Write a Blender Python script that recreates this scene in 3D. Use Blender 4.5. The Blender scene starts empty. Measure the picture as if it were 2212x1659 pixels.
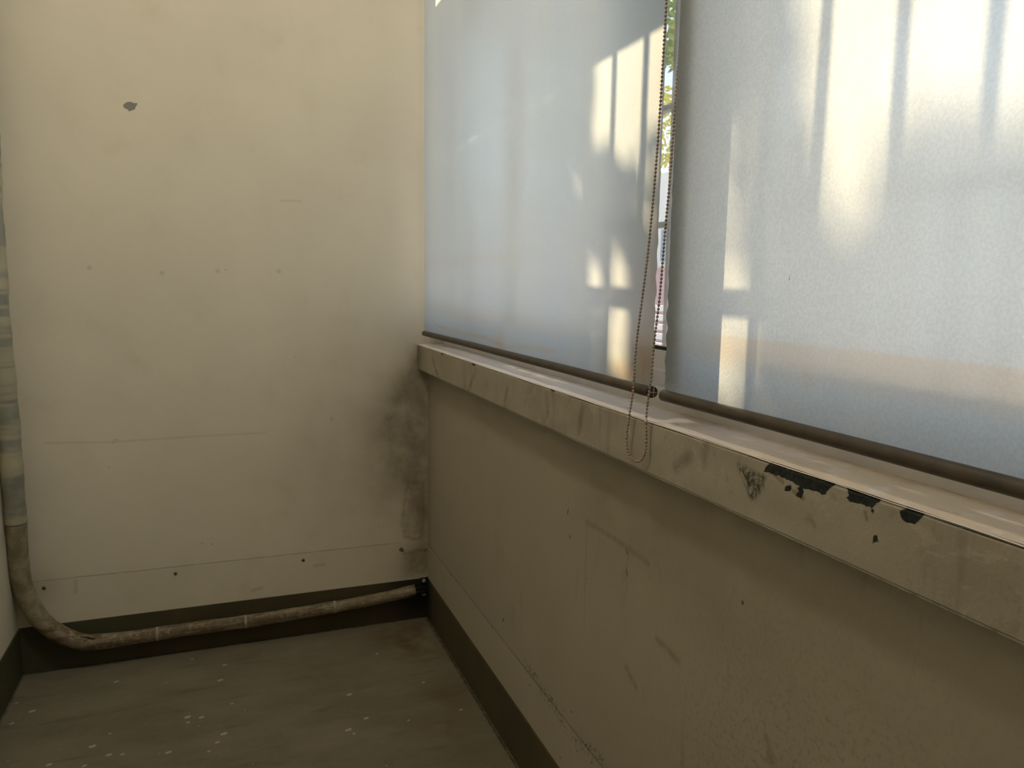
import bpy, bmesh, math, random
import numpy as np
from mathutils import Vector, Matrix
random.seed(7); rng = np.random.default_rng(7)
S = bpy.context.scene
COL = S.collection

# ------------------------------------------------------------------ camera
cam_data = bpy.data.cameras.new('camera'); cam = bpy.data.objects.new('camera', cam_data); COL.objects.link(cam)
cam_data.sensor_width = 36; cam_data.lens = 36 * 1647.17 / 2212; cam_data.clip_start = 0.01
_r = Vector((0.93523274, -0.35371758, 0.0149534)); _u = Vector((0.03227488, 0.1272442, 0.99134618)); _f = Vector((0.3525593, 0.92665678, -0.13041914))
M_ = Matrix((_r, _u, -_f)).transposed().to_4x4(); M_.translation = Vector((-0.6631, -2.56524, 1.2)); cam.matrix_world = M_
S.camera = cam

# ------------------------------------------------------------------ light
SKY = 0.82; SUN = 10.5; EXPO = 1.3; FILL_LAMP = 21.0
w = bpy.data.worlds.new('sky'); S.world = w; w.use_nodes = True
nt = w.node_tree; bg = nt.nodes['Background']
tc = nt.nodes.new('ShaderNodeTexCoord'); sx = nt.nodes.new('ShaderNodeSeparateXYZ'); rp = nt.nodes.new('ShaderNodeValToRGB')
nt.links.new(tc.outputs['Generated'], sx.inputs[0]); nt.links.new(sx.outputs['Z'], rp.inputs[0])
rp.color_ramp.elements[0].position = 0.0; rp.color_ramp.elements[0].color = (1.35, 1.46, 1.56, 1)
rp.color_ramp.elements[1].position = 0.32; rp.color_ramp.elements[1].color = (0.62, 0.76, 0.98, 1)
nt.links.new(rp.outputs[0], bg.inputs[0]); bg.inputs[1].default_value = SKY
SD = Vector((1.0, 0.787, 0.87))                     # towards the sun
sl = bpy.data.lights.new('sun', 'SUN'); sun = bpy.data.objects.new('sun', sl); COL.objects.link(sun)
sl.energy = SUN; sl.color = (1.0, 0.74, 0.44); sl.angle = math.radians(0.55)
sun.rotation_euler = SD.to_track_quat('Z', 'Y').to_euler(); sun.location = (6, 5, 6)
vs = S.view_settings; vs.view_transform = 'Standard'; vs.look = 'None'; vs.gamma = 1; vs.use_curve_mapping = False
vs.exposure = EXPO
S.cycles.max_bounces = 12; S.cycles.diffuse_bounces = 8; S.cycles.transmission_bounces = 8; S.cycles.transparent_max_bounces = 12
S.cycles.sample_clamp_indirect = 6.0

# ------------------------------------------------------------------ places of marks, measured in metres on each surface
CHIP = [(-0.9148,1.6967),(-0.9108,1.7035),(-0.9021,1.7095),(-0.8923,1.7105),(-0.8839,1.7073),(-0.8765,1.7093),(-0.8755,1.7042),(-0.8807,1.6972),(-0.8835,1.6891),(-0.8897,1.6872),(-0.8984,1.6825),(-0.903,1.6886),(-0.9102,1.6906)]
ANCH = [(-1.195,0.2645),(-0.8296,0.2642),(-0.4334,0.262),(-0.0983,0.2615)]
B_DOTS = [(-0.649,1.2293),(-0.4458,0.9512),(-1.0013,0.6239),(-1.0245,1.2284),(-0.8299,1.2159),(-0.672,1.226),(-0.1781,0.3543),(-0.7164,0.35),(0.0009,0.2451),(-0.332,0.7419),(-0.4898,1.2281)]
B_CAPS = [[(-1.1092,0.2769),(-1.1124,0.2387)],[(-0.7521,0.3602),(-0.7414,0.3497)],[(-1.1698,0.7106),(-0.9924,0.7027)],[(-0.9924,0.7027),(-0.7843,0.7065)],[(-0.7843,0.7065),(-0.5414,0.7063)],[(-0.4803,1.4497),(-0.4166,1.4516)],[(-0.3956,0.2378),(-0.3648,0.239)],[(-0.9874,0.7024),(-0.9771,0.7075)],[(-0.5991,0.176),(-0.5696,0.1817)]]
B_BROWN = [[(-0.0776,0.507),(-0.016,0.5021),(-0.0127,0.4005),(-0.0178,0.2988),(-0.0414,0.2876),(-0.0882,0.3029),(-0.0979,0.358),(-0.0877,0.441)],[(-0.0884,0.2451),(0.006,0.2515),(0.0079,0.1524),(-0.0331,0.1524),(-0.0921,0.153)]]
R_CAPS = [[(-1.2499,0.7338),(-1.3341,0.7361)],[(-1.3341,0.7361),(-1.3983,0.7359)],[(-1.3983,0.7359),(-1.4853,0.734)],[(-1.4105,0.7314),(-1.416,0.7238)],[(-1.5226,0.6127),(-1.5527,0.6122)],[(-1.5527,0.6122),(-1.5873,0.6051)],[(-1.4256,0.5148),(-1.4602,0.4956)],[(-1.1627,0.7343),(-1.1611,0.7228)],[(-1.1726,0.6824),(-1.1754,0.6743)],[(-1.8017,0.5993),(-1.813,0.5763)],[(-0.7769,0.3193),(-0.7905,0.3329)],[(-1.413,0.6951),(-1.4172,0.6837)]]
R_LINE = [(-1.2519,0.7021),(-1.2507,0.5185)]
R_DOTS = [(-1.7357,0.7655),(-0.6974,0.2686),(-0.2941,0.2654),(-1.2571,0.6186),(-1.246,0.5949),(-1.245,0.5417),(-1.2457,0.5311)]
R_DOTS2 = [(-1.0423,0.2683),(-1.1696,0.2889),(-1.2047,0.3045),(-1.2934,0.281),(-1.235,0.2342),(-1.3365,0.2875),(-1.304,0.2518),(-0.9964,0.2763),(-0.9722,0.2424),(-1.0938,0.27),(-1.1548,0.1699)]
R_SCUFF = [[(-0.9416,0.2771),(-1.0092,0.2842)],[(-1.0316,0.2693),(-1.0939,0.2679)],[(-1.1038,0.2691),(-1.1716,0.253)],[(-1.2164,0.255),(-1.3517,0.2839)]]
F_POLY = [[(-1.8221,0.991),(-1.8595,0.9924),(-1.8953,0.9912),(-1.9309,0.9898),(-1.9199,0.9785),(-1.9125,0.9697),(-1.904,0.9706),(-1.8972,0.9707),(-1.8868,0.9698),(-1.8797,0.9693),(-1.8725,0.97),(-1.8613,0.9724),(-1.848,0.9731),(-1.8364,0.9736),(-1.8105,0.9728),(-1.8121,0.978),(-1.8196,0.9852)],[(-1.8788,0.9703),(-1.881,0.9657),(-1.8791,0.9568),(-1.87,0.9575),(-1.868,0.959),(-1.8748,0.9641),(-1.869,0.9678)],[(-1.8507,0.9644),(-1.8598,0.9681),(-1.8621,0.9634),(-1.8569,0.9593),(-1.8494,0.958)],[(-1.9396,0.9898),(-1.9579,0.9903),(-1.9925,0.989),(-1.9876,0.9825),(-1.9813,0.9749),(-1.977,0.9743),(-1.9639,0.9747),(-1.952,0.9726),(-1.9448,0.976),(-1.9484,0.9788),(-1.9447,0.985)],[(-1.9784,0.9753),(-1.9829,0.9731),(-1.9826,0.9689),(-1.9796,0.9698)],[(-2.0218,0.9893),(-2.04,0.9896),(-2.0412,0.9845),(-2.037,0.9768),(-2.0324,0.973),(-2.0222,0.9723),(-2.0168,0.9751),(-2.0142,0.981),(-2.021,0.9852)],[(-1.9841,0.946),(-1.9896,0.9472),(-1.9931,0.9408),(-1.9888,0.9412),(-1.985,0.937)]]
F_FUZZ = [(-1.759,0.9706),(-1.779,0.9702),(-1.813,0.9678),(-1.8125,0.9503),(-1.801,0.9389),(-1.7963,0.9319),(-1.7868,0.9307),(-1.7768,0.9453),(-1.7692,0.9564),(-1.7618,0.9633)]
F_LINE = [(-1.9912,0.9887),(-2.0231,0.9897),(-2.0516,0.9892),(-2.0914,0.9883)]
F_CRACK = [(-1.2439,0.9853),(-1.2239,0.9613),(-1.2184,0.9067)]
F_SMUDGE = [[(-0.6527,0.9707),(-0.589,0.9062)],[(-0.2094,0.9585),(-0.266,0.9131)],[(-0.8901,0.9531),(-0.8761,0.9065)],[(-1.1251,0.9652),(-1.1391,0.9285)],[(-1.6913,0.996),(-1.6837,0.9549)],[(-1.6494,0.9573),(-1.6151,0.9322)],[(-1.2994,0.9732),(-1.2824,0.9261)]]
G_SPECK = [(-0.5745,-0.1142),(-0.2302,-0.2242),(-0.3534,-0.4439),(-0.6747,-0.3827),(-0.7549,-0.4286),(-0.7608,-0.4701),(-0.7127,-0.5655),(-0.6973,-0.5313),(-0.7326,-0.5995),(-0.8299,-0.5698),(-0.851,-0.567),(-0.9385,-0.5399),(-1.0153,-0.4782),(-0.9792,-0.4303),(-1.1036,-0.5266),(-1.0963,-0.1862),(-1.2331,-0.2919),(-0.3835,-0.6222),(-0.3702,-0.6442),(-0.3287,-0.5822),(-0.3158,-0.8074),(-0.1315,-0.4472),(-0.7067,-0.2345),(-0.7897,-0.0677),(-0.6934,-0.1408),(-0.6392,-0.4271),(-0.7879,-0.4428),(-1.1966,-0.2422),(-1.246,-0.1798),(-0.9703,-0.5314),(-1.2016,-0.4752),(-1.0211,-0.561),(-0.7916,-0.4147),(-0.2192,-0.6314),(-0.9984,-0.1421),(-0.8577,-0.1974),(-0.0673,-0.627)]
G_RUST = [(-0.1108,-0.1521),(-0.0536,-0.2419),(-0.0816,-0.5359),(-0.1211,-0.7202)]
PIPE = [(-1.2386,-0.0759,1.5296,0.027),(-1.2386,-0.0975,1.3808,0.027),(-1.2386,-0.0928,1.2451,0.027),(-1.2386,-0.1011,1.0929,0.027),(-1.2386,-0.0857,0.9376,0.027),(-1.2386,-0.0749,0.7767,0.027),(-1.2386,-0.0733,0.6148,0.027),(-1.2414,-0.06,0.4447,0.0265),(-1.2443,-0.045,0.3314,0.0265),(-1.2332,-0.036,0.252,0.0265),(-1.2085,-0.034,0.1897,0.0265),(-1.1747,-0.0345,0.1438,0.0265),(-1.1362,-0.0335,0.1122,0.0255),(-1.0901,-0.033,0.0897,0.025),(-1.0363,-0.031,0.0832,0.0235),(-0.9486,-0.029,0.0821,0.0215),(-0.7971,-0.028,0.0844,0.021),(-0.607,-0.028,0.0842,0.021),(-0.4045,-0.0275,0.0902,0.0205),(-0.1901,-0.027,0.1015,0.02),(-0.0531,-0.0265,0.1169,0.0195)]
HOLE = [(-0.0331,0.1507),(0.0165,0.1444),(0.0166,0.0691),(-0.0332,0.0759)]
CH1 = [(-0.03,-1.5216,1.6611),(-0.0315,-1.5252,1.6208),(-0.0345,-1.5241,1.4612),(-0.037,-1.5203,1.353),(-0.0395,-1.5115,1.241),(-0.0425,-1.4933,1.1093),(-0.0465,-1.4952,1.0347),(-0.0475,-1.4879,0.9934),(-0.0475,-1.4823,0.9639),(-0.0475,-1.4804,0.9481),(-0.047,-1.4854,0.9297),(-0.0465,-1.5004,0.9205),(-0.046,-1.5174,0.9197),(-0.046,-1.5313,0.9282),(-0.046,-1.5382,0.9409),(-0.046,-1.5406,0.9563),(-0.0475,-1.5407,0.9896),(-0.0475,-1.5427,1.0192),(-0.047,-1.5488,1.0563),(-0.042,-1.5458,1.1133),(-0.0375,-1.5492,1.1843),(-0.034,-1.5512,1.2816),(-0.0285,-1.5494,1.3502),(-0.0235,-1.5451,1.4119),(-0.018,-1.5416,1.4998),(-0.012,-1.5378,1.6194)]
S_CR = [(-0.1396,1.133),(-0.498,1.133),(-0.8702,1.1346),(-1.2481,1.1326),(-1.51,1.1339)]
S_RUSTL = [(-0.2535,1.0643),(-0.4997,1.0588),(-0.7028,1.0602),(-0.8419,1.0477),(-0.9631,1.0599),(-1.1434,1.0632)]
F_DARK = [[(-.29,.9885),(-.35,.9885),(-.32,.978)],[(-0.587,0.9885),(-0.66,0.9885),(-0.637,0.977)],[(-1.104,0.9885),(-1.171,0.9885),(-1.162,0.98)],[(-.12,.9885),(-.2,.9885),(-.17,.983)]]

# ------------------------------------------------------------------ helpers
def tag(o, label=None, cat=None, group=None, kind=None):
    if label: o['label'] = label
    if cat: o['category'] = cat
    if group: o['group'] = group
    if kind: o['kind'] = kind
    return o
def empty(name, loc=(0, 0, 0)):
    o = bpy.data.objects.new(name, None); COL.objects.link(o); o.location = loc; o.empty_display_size = .05; return o
def mesh(name, verts, faces, mat, parent=None, smooth=False):
    me = bpy.data.meshes.new(name); me.from_pydata([tuple(v) for v in verts], [], faces)
    me.validate(); me.update()
    if mat: me.materials.append(mat)
    if smooth: me.polygons.foreach_set('use_smooth', [True] * len(me.polygons))
    o = bpy.data.objects.new(name, me); COL.objects.link(o)
    if parent:
        o.parent = parent; o.matrix_parent_inverse = Matrix.Translation(-Vector(parent.location))
    return o
class MB:
    def __init__(s): s.v = []; s.f = []
    def add(s, vs, fs):
        k = len(s.v); s.v += [tuple(v) for v in vs]; s.f += [tuple(i + k for i in f) for f in fs]; return s
    def box(s, x0, x1, y0, y1, z0, z1, b=0.0):
        bm = bmesh.new(); bmesh.ops.create_cube(bm, size=1)
        for v in bm.verts:
            v.co = Vector(((x0 + x1) / 2 + v.co.x * (x1 - x0), (y0 + y1) / 2 + v.co.y * (y1 - y0), (z0 + z1) / 2 + v.co.z * (z1 - z0)))
        if b > 0: bmesh.ops.bevel(bm, geom=bm.edges[:], offset=b, segments=2, affect='EDGES')
        bm.verts.ensure_lookup_table()
        s.add([v.co[:] for v in bm.verts], [[v.index for v in f.verts] for f in bm.faces]); bm.free(); return s
    def tube(s, pts, rad, n=12, caps=True):
        P = [Vector(p) for p in pts]; R = rad if hasattr(rad, '__len__') else [rad] * len(P)
        up = None; rings = []
        for i, p in enumerate(P):
            t = (P[min(i + 1, len(P) - 1)] - P[max(i - 1, 0)]).normalized()
            if up is None:
                a = Vector((0, 1, 0)) if abs(t.y) < .9 else Vector((1, 0, 0)); up = (a - t * a.dot(t)).normalized()
            else: up = (up - t * up.dot(t)).normalized()
            q = t.cross(up)
            rings.append([p + (up * math.cos(2 * math.pi * k / n) + q * math.sin(2 * math.pi * k / n)) * R[i] for k in range(n)])
        fs = []
        for i in range(len(rings) - 1):
            for k in range(n): fs.append((i * n + k, i * n + (k + 1) % n, (i + 1) * n + (k + 1) % n, (i + 1) * n + k))
        if caps: fs.append(tuple(range(n - 1, -1, -1))); fs.append(tuple((len(rings) - 1) * n + k for k in range(n)))
        return s.add([v for r in rings for v in r], fs)
    def ball(s, c, r, u=8, v=6, sc=(1, 1, 1)):
        bm = bmesh.new(); bmesh.ops.create_uvsphere(bm, u_segments=u, v_segments=v, radius=r); bm.verts.ensure_lookup_table()
        s.add([(c[0] + q.co.x * sc[0], c[1] + q.co.y * sc[1], c[2] + q.co.z * sc[2]) for q in bm.verts], [[q.index for q in f.verts] for f in bm.faces]); bm.free(); return s
    def build(s, name, mat, parent=None, smooth=False): return mesh(name, s.v, s.f, mat, parent, smooth)

def spline(P, n=6):
    P = np.array(P, float); out = []
    for i in range(len(P) - 1):
        a = P[max(i - 1, 0)]; b = P[i]; c = P[i + 1]; d = P[min(i + 2, len(P) - 1)]
        for k in range(n):
            t = k / n
            out.append(.5 * ((2 * b) + (c - a) * t + (2 * a - 5 * b + 4 * c - d) * t * t + (-a + 3 * b - 3 * c + d) * t ** 3))
    out.append(P[-1]); return np.array(out)

# distance fields on a surface (a, b are numpy arrays of in-surface coordinates)
def sd_cap(a, b, p, q, r):
    p = np.array(p); d = np.array(q) - p; L = max(d @ d, 1e-12)
    t = np.clip(((a - p[0]) * d[0] + (b - p[1]) * d[1]) / L, 0, 1)
    return np.hypot(a - p[0] - t * d[0], b - p[1] - t * d[1]) - r
def sd_line(a, b, pts, r):
    m = np.full(a.shape, 9.0)
    for i in range(len(pts) - 1): m = np.minimum(m, sd_cap(a, b, pts[i], pts[i + 1], r))
    return m
def sd_poly(a, b, pts):
    m = sd_line(a, b, pts + [pts[0]], 0); inside = np.zeros(a.shape, bool)
    for i in range(len(pts)):
        (x0, y0), (x1, y1) = pts[i], pts[(i + 1) % len(pts)]
        if y0 == y1: continue
        c = ((b > y0) != (b > y1)) & (a < (x1 - x0) * (b - y0) / (y1 - y0) + x0); inside ^= c
    return np.where(inside, -m, m)
def gauss(a, b, c, s): return np.exp(-(((a - c[0]) / s[0]) ** 2 + ((b - c[1]) / s[1]) ** 2))
def mn(*l):
    m = l[0]
    for k in l[1:]: m = np.minimum(m, k)
    return m

def grid(name, mat, axis, val, A, B, na, nb, fields, extra=None, parent=None, disp=None, flip=False):
    """a slab whose visible face (axis = val) is finely divided and carries the fields; extra = far side coordinate"""
    a = np.linspace(A[0], A[1], na); b = np.linspace(B[0], B[1], nb); aa, bb = np.meshgrid(a, b, indexing='ij')
    c = np.full(aa.shape, float(val))
    if disp is not None: c = c + disp(aa, bb)
    comp = [None] * 3; oth = [i for i in range(3) if i != axis]
    comp[axis] = c; comp[oth[0]] = aa; comp[oth[1]] = bb
    V = np.stack(comp, -1).reshape(-1, 3); i = np.arange(na - 1)[:, None] * nb + np.arange(nb - 1)[None, :]
    F = np.stack([i, i + nb, i + nb + 1, i + 1], -1).reshape(-1, 4)
    if flip: F = F[:, ::-1]
    verts = V.tolist(); faces = F.tolist()
    if extra is not None:
        k = len(verts)
        for s_ in (val, extra):
            for (p, q) in ((A[0], B[0]), (A[1], B[0]), (A[1], B[1]), (A[0], B[1])):
                t = [0, 0, 0]; t[axis] = s_; t[oth[0]] = p; t[oth[1]] = q; verts.append(t)
        for f in ((4, 5, 6, 7), (0, 1, 5, 4), (1, 2, 6, 5), (2, 3, 7, 6), (3, 0, 4, 7)): faces.append([k + j for j in f])
    o = mesh(name, verts, faces, mat, parent)
    for n_, fn in fields.items():
        at = o.data.attributes.new(n_, 'FLOAT', 'POINT'); d = fn(aa, bb).reshape(-1).astype(np.float32)
        buf = np.full(len(verts), 9.0 if n_.startswith('sd') else 0.0, np.float32); buf[:len(d)] = d; at.data.foreach_set('value', buf)
    return o

class Mat:
    def __init__(s, name, rough=.8):
        s.m = bpy.data.materials.new(name); s.m.use_nodes = True; s.nt = s.m.node_tree; s.N = s.nt.nodes; s.L = s.nt.links
        s.b = s.N['Principled BSDF']; s.b.inputs['Roughness'].default_value = rough; s.b.inputs['Specular IOR Level'].default_value = .3
        s.tc = s.N.new('ShaderNodeTexCoord').outputs['Object']
    def node(s, t, **k):
        n = s.N.new(t)
        for a, v in k.items(): setattr(n, a, v)
        return n
    def put(s, sock, v):
        if isinstance(v, bpy.types.NodeSocket): s.L.new(v, sock)
        elif isinstance(v, (tuple, list)) and len(v) == 3 and sock.type == 'RGBA': sock.default_value = (*v, 1)
        else: sock.default_value = v
    def noise(s, scale, detail=4, rough=.55, stretch=None, dist=0):
        v = s.tc
        if stretch:
            mp = s.node('ShaderNodeMapping'); s.L.new(v, mp.inputs[0]); mp.inputs['Scale'].default_value = stretch; v = mp.outputs[0]
        n = s.node('ShaderNodeTexNoise'); s.L.new(v, n.inputs['Vector']); n.inputs['Scale'].default_value = scale
        n.inputs['Detail'].default_value = detail; n.inputs['Roughness'].default_value = rough; n.inputs['Distortion'].default_value = dist
        return n.outputs[0]
    def math(s, op, a, b=0.0, c=0.0):
        n = s.node('ShaderNodeMath', operation=op); s.put(n.inputs[0], a); s.put(n.inputs[1], b); s.put(n.inputs[2], c); return n.outputs[0]
    def ramp(s, v, a, b, lo=0.0, hi=1.0, smooth=True):
        n = s.node('ShaderNodeMapRange'); n.interpolation_type = 'SMOOTHSTEP' if smooth else 'LINEAR'
        s.put(n.inputs[0], v); n.inputs[1].default_value = a; n.inputs[2].default_value = b; n.inputs[3].default_value = lo; n.inputs[4].default_value = hi; return n.outputs[0]
    def mix(s, f, a, b, mode='MIX'):
        n = s.node('ShaderNodeMix', data_type='RGBA', blend_type=mode); s.put(n.inputs[0], f); s.put(n.inputs[6], a); s.put(n.inputs[7], b); return n.outputs[2]
    def attr(s, name): return s.node('ShaderNodeAttribute', attribute_name=name).outputs['Fac']
    def xyz(s):
        n = s.node('ShaderNodeSeparateXYZ'); s.L.new(s.tc, n.inputs[0]); return n.outputs
    def mask(s, name, amp=.004, nscale=120, soft=.001, k=1.0):
        d = s.math('MULTIPLY_ADD', s.math('SUBTRACT', s.noise(nscale, 3), .5), amp * 2, s.attr(name))
        return s.ramp(d, soft, -soft, 0, k)
    def bump(s, h, strength=.3, dist=.002):
        n = s.node('ShaderNodeBump'); n.inputs['Strength'].default_value = strength; n.inputs['Distance'].default_value = dist
        s.put(n.inputs['Height'], h); s.L.new(n.outputs[0], s.b.inputs['Normal']); return n.outputs[0]
    def hline(s, axis, at, half, wob=.0012, k=.5, lim=None):
        X_ = s.xyz(); d = s.math('ABSOLUTE', s.math('SUBTRACT', s.math('ADD', X_[axis], s.math('MULTIPLY', s.math('SUBTRACT', s.noise(6, 3), .5), wob * 2)), at))
        f = s.ramp(d, half * 1.6, half * .5, 0, k); f = s.math('MULTIPLY', f, s.ramp(s.noise(18, 3), .25, .6, .35, 1))
        return s.math('MULTIPLY', f, s.ramp(X_[lim[0]], lim[1], lim[2])) if lim else f
    def col(s, c): s.put(s.b.inputs['Base Color'], c); return s.m

def simple(name, c1, c2=None, rough=.6, scale=30, metal=0, bump=0):
    m = Mat(name, rough); c2 = c2 or tuple(x * .8 for x in c1)
    m.b.inputs['Metallic'].default_value = metal
    if bump: m.bump(m.noise(scale * 3), bump)
    m.col(m.mix(m.ramp(m.noise(scale), .3, .7), c1, c2)); return m.m

# ------------------------------------------------------------------ materials
PAINT = (0.75, 0.70, 0.58)
def wall_paint(name, base=PAINT):
    m = Mat(name, .75); c = m.mix(m.ramp(m.noise(2.2, 5), .3, .72), base, tuple(x * .93 for x in base))
    c = m.mix(m.ramp(m.noise(9, 6, .6), .52, .8, 0, .35), c, (base[0] * .80, base[1] * .77, base[2] * .68))
    m.bump(m.noise(260, 3), .12, .001); return m, c
m, c = wall_paint('wall_paint_plain'); M_PLAIN = m.col(c)
m = Mat('ceiling_paint', .8); M_CEIL = m.col(m.mix(m.ramp(m.noise(3), .3, .7), (.72, .69, .6), (.66, .63, .54)))

m, c = wall_paint('wall_paint_back')
g = m.math('MULTIPLY', m.attr('grime_shade'), m.ramp(m.noise(9, 7, .6), .2, .8, .45, 1.0))
c = m.mix(g, c, (.12, .095, .06))
g = m.math('MULTIPLY', m.attr('brown'), m.ramp(m.noise(45, 6, .7), .3, .7, .25, 1.0)); c = m.mix(g, c, (.17, .10, .045))
c = m.mix(m.mask('sd_faint', .002, 90, .003, .22), c, (.2, .18, .14))
c = m.mix(m.hline(2, .2870, .0014, .0015, .55, (0, -.08, -.16)), c, (.2, .17, .12))
c = m.mix(m.math('MULTIPLY', m.ramp(m.xyz()[2], .292, .286, 0, .10), 1.0), c, (.4, .36, .28))
c = m.mix(m.mask('sd_dark', .0015, 150, .0012, .85), c, (.09, .065, .035))
c = m.mix(m.mask('sd_chip', .0010, 200, .0008), c, (.25, .245, .215))
M_BACK = m.col(c)

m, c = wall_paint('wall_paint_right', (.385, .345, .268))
g = m.math('MULTIPLY', m.attr('grime_shade'), m.ramp(m.noise(5, 6, .6, stretch=(1, 1, 1.6)), .25, .8, .25, .8)); c = m.mix(g, c, (.19, .15, .10))
c = m.mix(m.math('MULTIPLY', m.attr('scuff'), m.ramp(m.noise(120, 5, .75), .50, .62)), c, (.06, .045, .028))
c = m.mix(m.ramp(m.noise(55, 4, .7, stretch=(1, 1, .3)), .67, .78, 0, .3), c, (.16, .13, .09))
c = m.mix(m.math('MULTIPLY', m.mask('sd_faint', .006, 60, .007, .5), m.ramp(m.noise(45, 5), .3, .6, .4, 1)), c, (.13, .10, .07))
c = m.mix(m.ramp(m.noise(16, 5, .7, stretch=(1, 1, .25), dist=.5), .60, .72, 0, .22), c, (.16, .13, .09))
c = m.mix(m.hline(2, .2702, .0015, .0012, .8), c, (.10, .08, .05))
c = m.mix(m.ramp(m.xyz()[2], .272, .268, 0, .5), c, m.mix(.5, c, (.46, .42, .33)))
c = m.mix(m.math('MULTIPLY', m.hline(1, -1.2515, .0010, .002, .5), m.math('MULTIPLY', m.ramp(m.xyz()[2], .48, .53), m.ramp(m.xyz()[2], .74, .70))), c, (.12, .1, .07))
c = m.mix(m.mask('sd_dark', .0018, 200, .0012, .9), c, (.06, .045, .025))
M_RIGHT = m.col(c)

m = Mat('skirting_paint', .6)
c = m.mix(m.ramp(m.noise(4, 5), .35, .65), (.088, .073, .040), (.068, .056, .031))
X = m.xyz()
c = m.mix(m.math('MULTIPLY', m.ramp(m.math('ADD', X[0], m.math('MULTIPLY', m.noise(5), .3)), -.72, -.95, 0, .6), 1.0), c, (.062, .07, .036))
c = m.mix(m.ramp(m.noise(90, 5, .7), .6, .75, 0, .5), c, (.16, .14, .095)); c = m.mix(m.math('MULTIPLY', m.ramp(m.math('ADD', X[0], m.math('MULTIPLY', m.noise(8), .12)), -.16, .02, 0, .85), m.ramp(X[1], -.1, -.02)), c, (.018, .019, .016)); m.bump(m.noise(120), .2, .001); M_SKIRT = m.col(c)  # dark shading of the room corner painted into the skirting colour

m = Mat('concrete_floor', .82)
c = m.mix(m.ramp(m.noise(3.0, 8, .65, stretch=(1, 2.2, 1)), .3, .7), (.205, .183, .127), (.148, .132, .09))
c = m.mix(m.ramp(m.noise(40, 6, .7), .45, .8, 0, .6), c, (.20, .18, .13))
c = m.mix(m.math('MULTIPLY', m.attr('rust'), m.ramp(m.noise(10, 6, .6), .3, .65)), c, (.115, .068, .035))
c = m.mix(m.ramp(m.noise(7, 4, .6, stretch=(.6, 3, 1)), .55, .75, 0, .5), c, (.09, .08, .055))
c = m.mix(m.mask('sd_speck', .0028, 160, .0009, .85), c, (.42, .39, .31))
c = m.mix(m.mask('sd_edge', .004, 60, .0025, .9), c, (.035, .03, .02))
m.bump(m.noise(70, 6), .4, .002); M_FLOOR = m.col(c)

m = Mat('sill_plaster', .8)
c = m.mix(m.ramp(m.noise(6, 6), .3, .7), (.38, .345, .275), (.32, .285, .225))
c = m.mix(m.math('MULTIPLY', m.attr('grime_shade'), m.ramp(m.noise(16, 6, .65), .3, .7, .3, 1)), c, (.14, .12, .085))
c = m.mix(m.ramp(m.noise(11, 5, .65, dist=1.5), .60, .62, 0, .25), c, (.5, .46, .38))
c = m.mix(m.ramp(m.noise(26, 6, .72), .55, .75, 0, .6), c, (.2, .17, .125))
c = m.mix(m.ramp(m.noise(12, 5, .65, stretch=(1, 2, .25)), .56, .68, 0, .35), c, (.19, .16, .12))
c = m.mix(m.math('MULTIPLY', m.mask('sd_rim', .003, 150, .0014, .35), m.ramp(m.noise(60), .4, .6)), c, (.5, .46, .37))
c = m.mix(m.mask('sd_rust', .004, 200, .0016, .65), c, (.20, .13, .05))
fz = m.math('MULTIPLY', m.mask('sd_fuzz', .004, 60, .006, 1), m.ramp(m.noise(130, 6, .75), .38, .58))
c = m.mix(fz, c, (.05, .055, .04))
c = m.mix(m.mask('sd_line', .0016, 90, .0008, .9), c, (.06, .05, .035))
pk = m.mask('sd_peel', .0022, 190, .0007, 1)
c = m.mix(pk, c, m.mix(m.ramp(m.noise(150, 4), .35, .7), (.012, .014, .013), (.03, .033, .028)))
h = m.math('ADD', m.math('MULTIPLY', m.noise(90, 5), .5), m.math('MULTIPLY', pk, -1.2)); m.bump(h, .5, .0025); M_FASCIA = m.col(c)

m = Mat('sill_top_paint', .55)
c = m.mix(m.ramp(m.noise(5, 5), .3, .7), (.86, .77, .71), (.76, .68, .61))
Y = m.xyz()[1]
c = m.mix(m.math('MULTIPLY', m.ramp(Y, -1.55, -1.9), m.ramp(m.noise(22, 5, .6, stretch=(1.6, 1, 1)), .25, .5)), c, (.68, .56, .40))
c = m.mix(m.ramp(m.noise(90, 5, .7, stretch=(1.6, .8, 1), dist=.6), .66, .69, 0, .6), c, (.36, .31, .25))
c = m.mix(m.mask('sd_crack', .0016, 60, .0010, .85), c, (.10, .08, .06))
c = m.mix(m.math('MULTIPLY', m.attr('grime_shade'), m.ramp(m.noise(25, 6), .3, .7, .2, 1)), c, (.24, .20, .16))
c = m.mix(m.math('MULTIPLY', m.ramp(m.math('ADD', m.xyz()[0], m.math('MULTIPLY', m.noise(30), .004)), -.0325, -.0345), .8), c, (.80, .74, .68))
m.bump(m.noise(60, 6, .65, stretch=(2, 1, 1)), .6, .002); M_SILL = m.col(c)

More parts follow.
